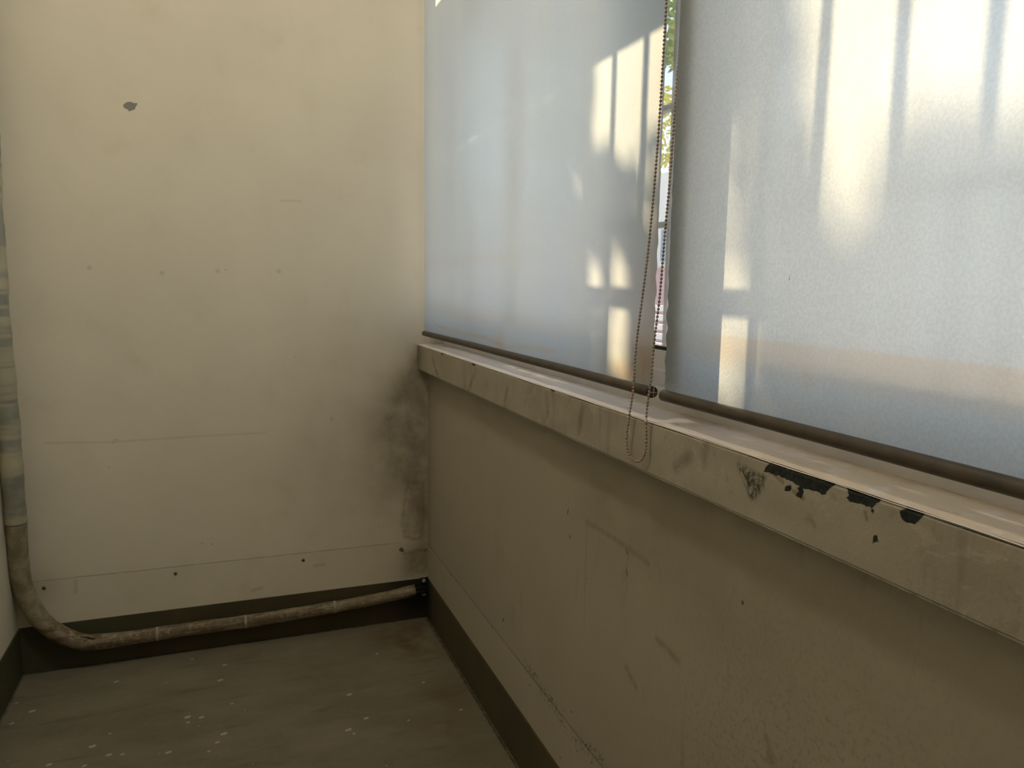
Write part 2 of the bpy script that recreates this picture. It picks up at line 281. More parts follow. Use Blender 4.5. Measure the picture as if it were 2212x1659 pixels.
M_FRAME = simple('white_window_frame', (.74, .70, .68), (.66, .62, .60), .45, 12)
M_MULL = simple('mullion_grey', (.045, .048, .05), (.035, .038, .04), .6, 10)
M_GASKET = simple('dark_gasket', (.03, .028, .026), None, .6)
M_GRILLE = simple('grey_painted_grille', (.26, .25, .26), (.2, .19, .2), .5, 20)
M_ROD = simple('rod_dusty_brown', (.085, .068, .048), (.055, .045, .032), .5, 25)
M_CAP = simple('rod_cap_black', (.012, .012, .013), None, .4)
M_WIRE = simple('cap_wire', (.5, .48, .44), None, .4)
M_BEAD = simple('bead_plastic', (.40, .30, .22), (.34, .255, .19), .35, 60)
M_BEAD2 = simple('connector_plastic', (.62, .52, .43), None, .35, 60)
M_BLACK = simple('cavity_black', (.008, .008, .008), (.02, .02, .018), .9, 60)
M_FOAM = simple('pale_foam', (.42, .40, .34), (.30, .28, .23), .9, 90)
M_ANCHOR = simple('rusty_anchor', (.10, .06, .03), (.05, .03, .015), .8, 200)
M_RING = simple('anchor_ring', (.30, .25, .17), (.22, .18, .12), .8, 200)

m = Mat('pipe_tape_beige', .55)
Z = m.xyz()
c = m.mix(m.ramp(m.noise(28, 6, .65), .35, .65), (.36, .315, .21), (.22, .185, .11))
stripe = m.ramp(m.noise(8, 6, .7, stretch=(.6, 7, 7)), .44, .56)
low = m.ramp(Z[2], .22, .14)
c = m.mix(m.math('MULTIPLY', low, m.ramp(stripe, 0, 1, .3, .92)), c, (.125, .085, .048))
c = m.mix(m.math('MULTIPLY', low, m.ramp(m.noise(70, 5, .7), .5, .66, 0, .6)), c, (.36, .32, .25))
c = m.mix(m.ramp(m.noise(26, 3, .6, stretch=(1, 1, 12)), .64, .70, 0, .7), c, (.13, .09, .045)); m.bump(m.noise(40, 5), .5, .003); M_TAPE_B = m.col(c)

m = Mat('pipe_tape_grey', .5)
Z = m.xyz()
c = m.mix(m.ramp(m.noise(14, 4), .4, .6), (.30, .30, .25), (.23, .235, .20))
c = m.mix(m.ramp(m.noise(13, 2, .5, stretch=(.15, .15, 2.2)), .46, .58), c, (.42, .39, .28)); m.bump(m.noise(30, 4, stretch=(.3, .3, 2)), .5, .003); M_TAPE_G = m.col(c)

def fabric(name, second):
    m = Mat(name); N = m.N; N.remove(m.b)
    base = (.64, .70, .735)
    c = m.mix(m.ramp(m.noise(2.5, 4, stretch=(1, 3, .5)), .3, .7), base, (.67, .715, .72))
    c = m.mix(m.ramp(m.noise(260, 3, .6), .38, .62, 0, .22 if second else .08), c, (.45, .47, .47))
    c = m.mix(m.math('MULTIPLY', m.attr('stain'), m.ramp(m.noise(9, 6, .6), .28, .7, .3, 1)), c, (.70, .47, .24))
    c = m.mix(m.math('MULTIPLY', m.attr('beige'), m.ramp(m.noise(4, 4, .6), .25, .6, .55, 1)), c, (.64, .55, .43))
    c = m.mix(m.mask('sd_crease', .0006, 20, .0010, .5), c, (.2, .17, .14))
    c = m.mix(m.mask('sd_dots', .0008, 300, .0008, .7), c, (.12, .10, .08))
    bp = m.node('ShaderNodeBump'); bp.inputs['Strength'].default_value = .8 if second else .4; bp.inputs['Distance'].default_value = .0012
    m.put(bp.inputs['Height'], m.noise(240 if second else 420, 3, .75)); nn = bp.outputs[0]
    tr = m.node('ShaderNodeBsdfTranslucent'); m.put(tr.inputs[0], c)
    df = m.node('ShaderNodeBsdfDiffuse'); m.put(df.inputs[0], c)
    rf = m.node('ShaderNodeBsdfRefraction'); m.put(rf.inputs[0], c); rf.inputs['IOR'].default_value = 1.06; rf.inputs['Roughness'].default_value = .5
    rg = m.node('ShaderNodeBsdfRefraction'); m.put(rg.inputs[0], c); rg.inputs['IOR'].default_value = 1.22; rg.inputs['Roughness'].default_value = .8
    for n in (tr, df, rf, rg): m.L.new(nn, n.inputs['Normal'])
    a = m.node('ShaderNodeMixShader'); a.inputs[0].default_value = .70; m.L.new(df.outputs[0], a.inputs[1]); m.L.new(tr.outputs[0], a.inputs[2])
    b = m.node('ShaderNodeMixShader'); b.inputs[0].default_value = .12; m.L.new(a.outputs[0], b.inputs[1]); m.L.new(rf.outputs[0], b.inputs[2])
    d = m.node('ShaderNodeMixShader'); d.inputs[0].default_value = .16; m.L.new(b.outputs[0], d.inputs[1]); m.L.new(rg.outputs[0], d.inputs[2])
    m.L.new(d.outputs[0], N['Material Output'].inputs['Surface']); return m.m
M_FAB1 = fabric('blind_fabric_far', False); M_FAB2 = fabric('blind_fabric_near', True)

# ------------------------------------------------------------------ room shell
W = 1.2686; H = 2.95; YB = -5.0; ZS = .9882; FRX = .0563
def f_back():
    return {
        'grime_shade': lambda a, b: np.clip(1.0 * gauss(a, b, (.0, .83), (.07, .17)) + .95 * gauss(a, b, (-.05, .68), (.13, .22)) + .8 * gauss(a, b, (.0, .45), (.06, .3)) + .5 * gauss(a, b, (-.02, .2), (.12, .1)) + .28 * gauss(a, b, (-.2, .6), (.25, .25)) + .35 * gauss(a, b, (-1.2, .27), (.05, .06)), 0, .85),
        'brown': lambda a, b: np.clip(.75 * np.clip(.006 - sd_poly(a, b, B_BROWN[0]), 0, .012) / .012 * (.55 + .45 * np.clip(1 - np.abs(sd_poly(a, b, B_BROWN[0])) / .012, 0, 1)) + .5 * np.clip(.012 - sd_poly(a, b, B_BROWN[1]), 0, .03) / .03 + .6 * np.clip(1 - sd_line(a, b, [(-.09, .247), (-.03, .25), (0, .25)], .002) / .008, 0, 1), 0, .9),
        'sd_faint': lambda a, b: mn(*[sd_line(a, b, l, .0025) for l in B_CAPS[2:6]], *[sd_line(a, b, l, .006) for l in B_CAPS[6:]], sd_cap(a, b, *B_CAPS[0], .006), *[sd_cap(a, b, p, p, .007) for p in B_DOTS[3:6] + B_DOTS[9:]]),
        'sd_dark': lambda a, b: mn(*[sd_cap(a, b, p, p, .0022) for p in (B_DOTS[1], B_DOTS[2], B_DOTS[0], B_DOTS[6], B_DOTS[7])], sd_cap(a, b, *B_CAPS[1], .0012), sd_cap(a, b, (-.098, .262), (-.094, .258), .007), sd_cap(a, b, (-.01, .243), (-.008, .255), .002)),
        'sd_chip': lambda a, b: sd_poly(a, b, CHIP),
    }
wb = grid('wall_back', M_BACK, 1, 0.0, (-W, .13), (0, H), 440, 760, f_back(), extra=.2); tag(wb, 'cream painted end wall with a small chipped spot and grimy corner', 'wall', kind='structure')

def f_right():
    return {
        'grime_shade': lambda a, b: np.clip(.9 * gauss(a, b, (0, .88), (.12, .12)) + .5 * gauss(a, b, (0, .5), (.04, .4)) + .7 * gauss(a, b, (-1.45, .80), (.35, .12)) + .4 * gauss(a, b, (-.6, .86), (.5, .06)) + .35 * gauss(a, b, (-1.9, .8), (.3, .15)), 0, .8),  # corner grime; the bands under the ledge paint its shadow
        'scuff': lambda a, b: np.clip(sum(np.clip(1 - sd_cap(a, b, l[0], l[1], .0) / .022, 0, 1) for l in R_SCUFF), 0, 1) * 1.3 * np.where(b < .296, 1, .0) + .35 * gauss(a, b, (-1.9, .5), (.3, .25)),
        'sd_faint': lambda a, b: mn(*[sd_line(a, b, l, .0035) for l in R_CAPS[:3]], *[sd_line(a, b, l, .005) for l in R_CAPS[4:7] + R_CAPS[9:10]]),
        'sd_dark': lambda a, b: mn(*[sd_cap(a, b, *l, .0018) for l in R_CAPS[3:4] + R_CAPS[7:9] + R_CAPS[10:]], *[sd_cap(a, b, p, p, .003) for p in R_DOTS[:3]], *[sd_cap(a, b, p, p, .0015) for p in R_DOTS[3:]], *[sd_cap(a, b, p, p, .0026) for p in R_DOTS2]),
    }
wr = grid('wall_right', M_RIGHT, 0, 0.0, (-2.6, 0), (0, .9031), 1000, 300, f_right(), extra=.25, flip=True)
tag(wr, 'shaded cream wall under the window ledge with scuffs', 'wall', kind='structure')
mb = MB(); mb.box(0, .25, YB, -2.6, 0, .9031); mb.box(0, .25, YB, 0, 2.78, H); mb.box(0, .25, YB, -3.18, .9031, 2.78)
o = mb.build('upper_wall', M_PLAIN, wr)
tag(MB().box(-W - .2, -W, YB, .2, 0, H).build('wall_left', M_PLAIN), 'cream painted side wall at the left edge behind the pipe', 'wall', kind='structure')
mb = MB(); mb.box(-W, .25, YB - .2, YB, 0, H)
tag(mb.build('wall_front', M_PLAIN), 'plain cream wall closing the passage behind the viewer', 'wall', kind='structure')
tag(MB().box(-W - .2, .25, YB - .2, .2, H, H + .15).build('ceiling', M_CEIL), 'plain off white ceiling above the room', 'ceiling', kind='structure')

sp = [(p[0] + 0, p[1]) for p in G_SPECK] + [(rng.uniform(-1.2, -.05), rng.uniform(-.9, -.05)) for _ in range(60)]
sr = [.0042 + .0018 * ((i * 37) % 5 - 2) / 2 for i in range(len(G_SPECK))] + [.0016] * 60
def f_floor():
    def edge(a, b): return mn(np.abs(b + .006) - .003, np.abs(a + .009) - .0035, np.abs(a + W - .006) - .003)
    return {'rust': lambda a, b: np.clip(.95 * gauss(a, b, (-.09, -.12), (.12, .1)) + sum(.55 * gauss(a, b, p, (.08, .1)) for p in G_RUST), 0, .9),
            'sd_speck': lambda a, b: mn(*[sd_cap(a, b, p, (p[0] + r, p[1] + .3 * r), r) for p, r in zip(sp, sr)]),
            'sd_edge': edge}
fl = grid('floor', M_FLOOR, 2, 0.0, (-W - .2, .25), (YB, .2), 330, 1100, f_floor(), extra=-.15); tag(fl, 'worn grey brown concrete floor with white paint specks', 'floor', kind='structure')

tag(MB().box(-W, -.0045, -.0045, 0, 0, .1466, .0012).build('baseboard_back', M_SKIRT), 'dark olive painted baseboard along the end wall behind the pipe', 'baseboard', kind='structure')
tag(MB().box(-.0045, 0, -5, 0, 0, .1454, .0012).build('baseboard_right', M_SKIRT), 'dark olive baseboard running under the window wall', 'baseboard', kind='structure')
tag(MB().box(-W, -W + .0045, -5, -.0045, 0, .1466, .0012).build('baseboard_left', M_SKIRT), 'dark green baseboard along the left side wall', 'baseboard', kind='structure')

# unseen ceiling lamp added to brighten the end wall
lamp = empty('added_ceiling_light', (-.85, -1.4, H)); tag(lamp, 'added unseen round ceiling lamp brightening the end wall', 'added ceiling light')
MB().tube([(-.85, -1.4, H - .002), (-.85, -1.4, H - .05)], [.17, .165], 32).build('housing', M_FRAME, lamp, True)
md = Mat('fill_diffuser'); md.b.inputs['Emission Color'].default_value = (1, .90, .76, 1); md.b.inputs['Emission Strength'].default_value = FILL_LAMP
MB().tube([(-.85, -1.4, H - .05), (-.85, -1.4, H - .075), (-.85, -1.4, H - .085)], [.14, .13, .09], 32).build('diffuser', md.m, lamp, True)

# ledge: fascia + top
trim = empty('trim_1', (0, -1.5, .9)); tag(trim, 'thick plaster window ledge with black peeled patches on its front', 'window ledge', kind='structure')
def edge_wob(a): return .0012 * np.sin(a * 61) + .0010 * np.sin(a * 143 + 1) + .0008 * np.sin(a * 311 + 2)
def f_fascia():
    return {
        'grime_shade': lambda a, b: np.clip(.9 * gauss(a, b, (0, .94), (.08, .07)) + .8 * (sum(np.clip(1 - sd_line(a, b, l, .0) / .014, 0, 1) for l in F_SMUDGE)) + .25 * gauss(a, b, (-1.1, .95), (.5, .1)), 0, .85),
        'sd_peel': lambda a, b: mn(*[sd_poly(a, b, l) for l in F_POLY], *[sd_poly(a, b, l) + .0022 for l in F_DARK]),
        'sd_rim': lambda a, b: mn(np.abs(mn(*[sd_poly(a, b, l) for l in F_POLY[:6]]) - .004) - .0006, np.abs(sd_line(a, b, [(-1.66, .962), (-1.60, .965), (-1.605, .94), (-1.64, .932)], 0) - .004) - .0008),
        'sd_rust': lambda a, b: mn(sd_cap(a, b, (-1.82, .976), (-1.845, .969), .003), sd_cap(a, b, (-1.865, .962), (-1.882, .958), .003), sd_cap(a, b, (-1.972, .968), (-1.974, .960), .002), sd_poly(a, b, F_FUZZ) + .012),
        'sd_fuzz': lambda a, b: sd_poly(a, b, F_FUZZ),
        'sd_line': lambda a, b: mn(sd_line(a, b, F_LINE, .0012) , sd_line(a, b, F_CRACK, .0003), np.where(a < -1.4, np.abs(b - .9875) - .0002, 9), np.abs(b - .9035) - .0002),
    }
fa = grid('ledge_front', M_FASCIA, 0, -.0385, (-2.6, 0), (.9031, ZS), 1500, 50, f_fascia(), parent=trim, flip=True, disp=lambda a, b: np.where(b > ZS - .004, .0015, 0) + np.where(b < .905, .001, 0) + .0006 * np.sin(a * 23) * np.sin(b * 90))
def f_top():
    ya = -(.0012)
    return {'grime_shade': lambda a, b: np.clip(.9 * gauss(a, b, (.05, -.05), (.03, .15)) + .6 * gauss(a, b, (.05, -.6), (.012, .6)) + .3 * gauss(a, b, (.045, -1.9), (.012, .4)), 0, .9),
            'sd_crack': lambda a, b: mn(np.where(b < -1.3, np.abs(a - (FRX - .006 + .002 * np.sin(b * 31) + .001 * np.sin(b * 97))) - .0004, 9), sd_line(a, b, [(.015, -1.9), (.02, -1.98)], .0003), sd_line(a, b, [(-.02, -2.02), (-.012, -2.06)], .0004), sd_cap(a, b, (-.01, -1.57), (-.012, -1.575), .001))}
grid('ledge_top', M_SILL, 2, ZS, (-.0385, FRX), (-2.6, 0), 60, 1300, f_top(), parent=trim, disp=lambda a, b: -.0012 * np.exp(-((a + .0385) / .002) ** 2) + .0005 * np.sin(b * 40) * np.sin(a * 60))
mb = MB(); mb.box(-.0370, FRX, -2.6, 0, .9031, ZS - .003); mb.box(-.0385, FRX, YB, -2.6, .9031, ZS); mb.box(FRX, .28, YB, 0, .9031, .975)
mb.build('ledge_core', M_FASCIA, trim)

# window
win = empty('window_1', (.1, -2.3, 1.0)); tag(win, 'white framed sliding window behind the roller blinds', 'window', kind='structure')
WY0, WY1, WT = -3.18, 0.0, 2.78  # unseen window height above the awning added to brighten the end wall
mb = MB(); mb.box(FRX, .17, WY0, WY1, .975, 1.010, .001); mb.box(.118, .17, WY0, WY1, 1.008, 1.039, .001); mb.box(FRX, .17, WY0, WY1, 2.73, WT, .001)
mb.box(.10, .17, WY1 - .03, WY1, 1.0, 2.75, .001); mb.box(FRX, .17, WY0, WY0 + .03, 1.0, 2.75, .001)
mb.box(.066, .070, WY0, WY1, 1.0, 1.018); mb.build('window_frame', M_FRAME, win)
MUL = [(-1.470, -1.605), (-3.05, -3.15)]
mb = MB()
for a, b in MUL: mb.box(.030, .088, b, a, 1.043, 2.74, .002)
mb.box(.003, .031, -1.604, -1.520, 1.046, 2.74, .001); mb.box(.087, .25, -1.476, -1.430, 1.041, 2.74, .001)  # unseen fins added to block light and darken the blind here
mb.build('mullion', M_MULL, win)['label'] = 'dark grey mullion with added light blocking fins'
def sash(y0, y1, x):
    s = MB(); s.box(x, x + .022, y0, y1, 1.037, 1.074, .001); s.box(x, x + .022, y0, y1, 2.69, 2.73, .001)
    s.box(x, x + .022, y0, y0 + .035, 1.08, 2.69, .001); s.box(x, x + .022, y1 - .035, y1, 1.08, 2.69, .001)
    o = s.build('sash', M_FRAME, win)
    g_ = MB(); g_.box(x + .006, x + .016, y0 + .035, y1 - .035, 1.074, 1.081).build('gasket', M_GASKET, o)
    MB().box(x + .009, x + .013, y0 + .03, y1 - .03, 1.078, 2.70).build('pane', M_GLASS, o)
m = Mat('clear_glass'); m.N.remove(m.b)
gt = m.node('ShaderNodeBsdfTransparent'); gt.inputs[0].default_value = (.93, .95, .95, 1); gg = m.node('ShaderNodeBsdfGlossy'); gg.inputs['Roughness'].default_value = .02
fr = m.node('ShaderNodeFresnel'); fr.inputs[0].default_value = 1.45; mx = m.node('ShaderNodeMixShader')
m.L.new(m.math('MULTIPLY', fr.outputs[0], .5), mx.inputs[0]); m.L.new(gt.outputs[0], mx.inputs[1]); m.L.new(gg.outputs[0], mx.inputs[2]); m.L.new(mx.outputs[0], m.N['Material Output'].inputs['Surface']); M_GLASS = m.m
sash(-.625, -.03, .121); sash(-1.428, -.48, .146); sash(-2.35, -1.525, .121); sash(-3.05, -2.30, .146)

# outside grille
gr = empty('window_grille', (.6, -2.0, .9)); tag(gr, 'grey metal bar grille standing outside the window', 'grille')
bars = [-.971 + .105 * k for k in range(12)] + [-1.071, -1.168, -1.263, -1.363, -1.468, -1.568] + [-1.672 - .105 * k for k in range(28)]
for y in bars: MB().tube([(.6, y, .2), (.6, y, 2.148)], .0076, 10).build('bar', M_GRILLE, gr, True)
for z in (1.725, 1.384): MB().box(.588, .612, -4.6, .2, z - .0085, z + .0085).build('rail', M_GRILLE, gr)
MB().box(.58, .62, -4.6, .2, .16, .2).build('rail', M_GRILLE, gr)
M_CONC = simple('outside_concrete', (.45, .43, .40), (.36, .345, .32), .9, 6)
tag(MB().box(.2505, .62, -4.8, .4, 2.150, 2.27).build('concrete_awning', M_CONC), 'concrete awning slab projecting above the window outside', 'awning')
tag(MB().box(.2505, .75, -4.8, .4, -.6, .16).build('outside_curb', M_CONC), 'concrete curb outside carrying the bar grille', 'curb')

# ------------------------------------------------------------------ blinds
XB = -.028
def blind(name, y0, y1, zt, mat, label, wav0, wav1, fields, dents):
    """y0 = far edge, y1 = near edge (more negative)"""
    root = empty(name, (XB, (y0 + y1) / 2, 1.033)); tag(root, label, 'roller blind', 'roller blinds over the window')
    nb = 300; z = np.linspace(1.0365, zt, nb); na = 240; t = np.linspace(0, 1, na)
    T, Z_ = np.meshgrid(t, z, indexing='ij')
    lo = np.clip((1.42 - Z_) / .38, 0, 1)
    e0 = y0 + wav0 * lo * (np.sin(Z_ * 170) + .6 * np.sin(Z_ * 93 + 1) + .4 * np.sin(Z_ * 331)); e1 = y1 + wav1 * lo * (np.sin(Z_ * 150 + 2) + .6 * np.sin(Z_ * 83) + .4 * np.sin(Z_ * 301))
    Yv = e0 + (e1 - e0) * T
    ed0 = np.exp(-((y0 - Yv) / .012) ** 2); ed1 = np.exp(-((Yv - y1) / .012) ** 2)
    Xv = XB + .0012 * lo * (ed0 * np.sin(Z_ * 200) * (wav0 > 0) + ed1 * np.sin(Z_ * 180) * (wav1 > 0)) + .001 * np.sin(Yv * 7 + Z_ * 3) * np.clip((Z_ - 1.05) * 4, 0, 1)
    V = np.stack([Xv, Yv, Z_], -1).reshape(-1, 3); i = np.arange(na - 1)[:, None] * nb + np.arange(nb - 1)[None, :]
    F = np.stack([i, i + nb, i + nb + 1, i + 1], -1).reshape(-1, 4)
    fo = mesh('fabric', V.tolist(), F.tolist(), mat, root, True)
    for n_, fn in fields.items():
        at = fo.data.attributes.new(n_, 'FLOAT', 'POINT'); at.data.foreach_set('value', fn(Yv, Z_).reshape(-1).astype(np.float32))
    # bottom rod, a slim round tube with slightly rounded ends
    ys = np.linspace(y0 + .004, y1 - .004, 60); ra = [.0088] * 60; ra[0] = .0062; ra[-1] = .0062; ys[1] = ys[0] - .0025; ys[-2] = ys[-1] + .0025
    MB().tube([(XB, v, 1.0325 - .0025 * max(0, 1 + v / .9) + .0003 * math.sin(v * 9)) for v in ys], ra, 20).build('bottom_rod', M_ROD, root, True)
    MB().tube([(XB + .016, y0 + .01, zt), (XB + .016, y1 - .01, zt)], .021, 20).build('roller_tube', M_ROD, root, True)
    for yy in (y0 + .014, y1 - .016): MB().box(XB - .004, XB + .028, yy - .001, yy + .001, zt - .03, zt + .04, .0005).build('bracket', M_FRAME, root)
    return root, fo
DOT1 = [(-1.428, 1.497), (-1.13, 1.44), (-.95, 1.45), (-.95, 1.17), (-.62, 1.50)]
def st1(a, b):
    d = sd_line(a, b, [(-.2, 1.068)] + S_RUSTL, 0)
    return np.clip(.55 * np.clip(1 - d / .007, 0, 1) + .8 * gauss(a, b, (-1.50, 1.09), (.035, .05)) + .6 * gauss(a, b, (-1.42, 1.055), (.06, .02)) + .35 * gauss(a, b, (-.80, 1.06), (.06, .03)) + .3 * gauss(a, b, (-1.515, 1.3), (.02, .2)), 0, 1)
b1, fab1 = blind('roller_blind', -.060, -1.523, 2.71, M_FAB1, 'roller blind on the left over the window with bead chain and rust stained lower corner', 0, .0018, {
    'stain': st1, 'beige': lambda a, b: np.clip(.35 * gauss(a, b, (-.6, 1.115), (.7, .022)) + .2 * gauss(a, b, (-.5, 1.262), (.5, .018)), 0, 1),  # upper beige band paints the shade of a rail behind the fabric
    'sd_crease': lambda a, b: sd_line(a, b, S_CR, .0003), 'sd_dots': lambda a, b: mn(*[sd_cap(a, b, p, p, .001) for p in DOT1])}, 0)
b2, fab2 = blind('roller_blind', -1.558, -3.06, 2.71, M_FAB2, 'wide roller blind on the right over the window with a beige water stain band', .0016, 0, {
    'stain': lambda a, b: .45 * np.clip(1 - sd_line(a, b, [(-1.861, 1.10), (-1.864, 1.086)], .001) / .004, 0, 1),
    'beige': lambda a, b: .6 * np.clip(.95 * np.clip((b - 1.080) / .030, 0, 1) * (b <= 1.132) * np.clip((-1.60 - a) / .1, 0.25, 1) + .8 * np.clip((1.152 - b) / .04, 0, 1) * (b > 1.132) * np.clip((-1.60 - a) / .1, .25, 1) * .6, 0, 1),
    'sd_crease': lambda a, b: np.full(a.shape, 9.0), 'sd_dots': lambda a, b: mn(*[sd_cap(a, b, p, q, .0009) for p, q in (((-1.823, 1.216), (-1.823, 1.209)), ((-1.747, 1.208), (-1.748, 1.203)), ((-1.79, 1.44), (-1.79, 1.44)), ((-2.02, 1.385), (-2.02, 1.383)), ((-1.747, 1.14), (-1.747, 1.14)))])}, 0)
# end cap of the far blind's rod, with its wire cross
cap = MB().tube([(XB, -1.517, 1.0325), (XB, -1.5225, 1.0325), (XB, -1.5265, 1.0325)], [.0096, .0096, .008], 20).build('end_cap', M_CAP, b1, True)
mb = MB(); mb.tube([(XB - .0005, -1.5275, 1.0245), (XB, -1.5275, 1.0325), (XB + .0005, -1.5275, 1.045)], .0006, 6); mb.tube([(XB - .0095, -1.5275, 1.0325), (XB + .009, -1.5275, 1.0325)], .0006, 6); mb.build('wire', M_WIRE, cap)
# bead chain
path = spline([(-.012, -1.519, 2.68), (-.022, -1.521, 2.1)] + [tuple(p) for p in CH1] + [(-.008, -1.537, 2.1), (-.006, -1.536, 2.68)], 10)
seg = np.r_[0, np.cumsum(np.linalg.norm(np.diff(path, axis=0), axis=1))]
n = int(seg[-1] / .0058); tt = np.linspace(0, seg[-1], n); pts = np.stack([np.interp(tt, seg, path[:, i]) for i in range(3)], 1)
mb = MB(); mb.tube(path[::3], .0007, 5)
for p in pts: mb.ball(p, .00225, 8, 6)
ch = mb.build('bead_chain', M_BEAD, b1, True)
MB().ball((-.0480, -1.5405, .9895), .0036, 10, 8, (.8, 1, 1.2)).build('connector', M_BEAD2, ch, True)

# ------------------------------------------------------------------ taped pipe
pp = spline(PIPE, 8)
pipe = empty('taped_pipe', (-1.0, -.03, .06)); tag(pipe, 'tape wrapped pipe bending from the left wall corner along the baseboard', 'pipe')
def pipe_part(name, P, mat, wr):
    mb = MB(); q = []; rr = []; s = 0
    for i, p in enumerate(P):
        if i: s += float(np.linalg.norm(P[i][:3] - P[i - 1][:3]))
        q.append(p[:3]); rr.append(p[3] * (1 + wr * math.sin(s * 150) * .5 + wr * math.sin(s * 47 + 1)))
    mb.tube(q, rr, 24); return mb.build(name, mat, pipe, True)
top = np.array([[-1.239, -.076, 2.93, .027], [-1.239, -.076, 2.0, .027]]); pp = np.vstack([spline(np.vstack([top, pp[:1]]), 20)[:-1], pp])
d_ = np.r_[0, np.cumsum(np.linalg.norm(np.diff(pp[:, :3], axis=0), axis=1))]; fine = np.arange(0, d_[-1], .006); pp = np.stack([np.interp(fine, d_, pp[:, i]) for i in range(4)], 1)
iz = int(np.argmax(pp[:, 2] < .50))
pipe_part('grey_tape', pp[:iz + 2] * np.array([1, 1, 1, 1.03]), M_TAPE_G, .035)['label'] = 'grey ribbed tape wrap'
low_ = pipe_part('beige_tape', pp[iz:], M_TAPE_B, .025); low_['label'] = 'dirty beige tape wrap'
# tape ends and a torn flap
def ring(i, name, w_, k=1.05, mat=M_TAPE_B):
    a = pp[i]; b = pp[i + 1]; t = (b - a)[:3]; t = t / np.linalg.norm(t)
    MB().tube([a[:3] - t * w_, a[:3] + t * w_], [a[3] * k, a[3] * k], 24).build(name, mat, low_, True)
for x0 in (-.885, -.335, -.62):
    i = int(np.argmin(np.abs(pp[:, 0] - x0) + (pp[:, 2] > .12) * 9)); ring(i, 'tape_end', .004, 1.04, M_FOAM)
i = int(np.argmin(np.abs(pp[:, 0] + 1.09) + (pp[:, 2] > .14) * 9)); c0 = pp[i][:3]
mb = MB()
arc = [(c0[0] + .03 * math.cos(t), c0[1] - .014 - .004 * math.sin(t * 2), c0[2] + .012 + .014 * math.sin(t)) for t in np.linspace(math.pi, .2, 12)]
mb.tube(arc, .0028, 8); mb.build('torn_flap', M_TAPE_B, low_, True)
# black plates standing in for the dark corner gap, with thin tubes
e = pp[-1][:3]
mb = MB(); mb.tube([(e[0] - .03, e[1], e[2]), (-.012, e[1] + .004, .122)], .0055, 10); mb.build('copper_tube', M_BLACK, pipe, True)
mb = MB(); mb.tube([(e[0] - .03, e[1] - .004, e[2] - .012), (-.012, e[1] - .002, .106)], .0055, 10); mb.build('copper_tube', M_BLACK, pipe, True)
cv = MB().box(-.030, -.0046, -.0065, -.0046, .078, .150, .0005).box(-.0065, -.0046, -.024, -.0046, .078, .153, .0005).build('gap_dark_plate', M_BLACK); tag(cv, 'small black plates standing in for the dark corner gap where the pipe ends', 'gap')
tag(MB().box(-.024, -.012, -.016, -.0066, .134, .147, .0025).build('foam_block', M_FOAM), 'pale foam scrap above the black tubes in the corner gap', 'foam scrap', 'foam scraps in the corner gap')
tag(MB().box(-.026, -.010, -.016, -.0066, .084, .093, .0025).build('foam_block', M_FOAM), 'pale foam scrap below the black tubes in the corner gap', 'foam scrap', 'foam scraps in the corner gap')

# wall anchors left along the seam
AL = ['rusty screw anchor at the far left of the end wall beside the pipe', 'rusty screw anchor left of centre above the baseboard of the end wall', 'rusty screw anchor right of centre above the baseboard of the end wall']
for (x, z), lab in zip(ANCH[:3], AL):
    a = empty('screw_anchor', (x, 0, z)); tag(a, lab, 'screw anchor', 'screw anchors along the end wall')
    MB().tube([(x, 0.001, z), (x, -.0016, z)], [.0062, .0056], 14).build('collar', M_RING, a, True)
    MB().tube([(x, 0.0, z), (x, -.0022, z)], [.0036, .0030], 10).build('screw_head', M_ANCHOR, a, True)

# ------------------------------------------------------------------ outside
M_GROUND = simple('outside_paving', (.68, .67, .64), (.6, .59, .57), .9, 2)
tag(MB().box(.25, 60, -30, 60, -.8, -.6).build('outside_ground', M_GROUND), 'pale paved yard outside the window', 'ground', kind='structure')
M_WH = simple('fence_white', (.74, .66, .63), (.68, .60, .57), .6, 8)
fe = empty('slatted_fence', (2.6, 3.0, -.6)); tag(fe, 'pale slatted fence seen through the gap between the blinds', 'fence')
for z in np.arange(-.5, 1.02, .075): MB().box(2.6, 2.64, -1.5, 8, z, z + .045).build('slat', M_WH, fe)
for yy in (-1.5, 0.7, 5.5, 8): MB().box(2.64, 2.7, yy - .03, yy + .03, -.6, 1.05).build('post', M_WH, fe)
bd = empty('pale_building', (12, 18, -.6)); tag(bd, 'pale building across the yard behind the fence', 'building')
M_BLD = simple('building_render', (.72, .68, .64), (.66, .62, .58), .9, 1); M_SHUT = simple('grey_blue_shutter', (.28, .33, .40), (.22, .26, .32), .6, 3); M_PINK = simple('pink_render', (.62, .38, .35), (.55, .33, .31), .8, 1)
MB().box(12, 18, 8, 40, -.6, 4.6).build('facade', M_BLD, bd); MB().box(11.9, 12.05, 17.1, 17.9, 1.95, 2.9).build('shutter', M_SHUT, bd)
MB().box(11.8, 12.02, 12, 28, -.6, 1.75, .1).build('plinth', M_PINK, bd)

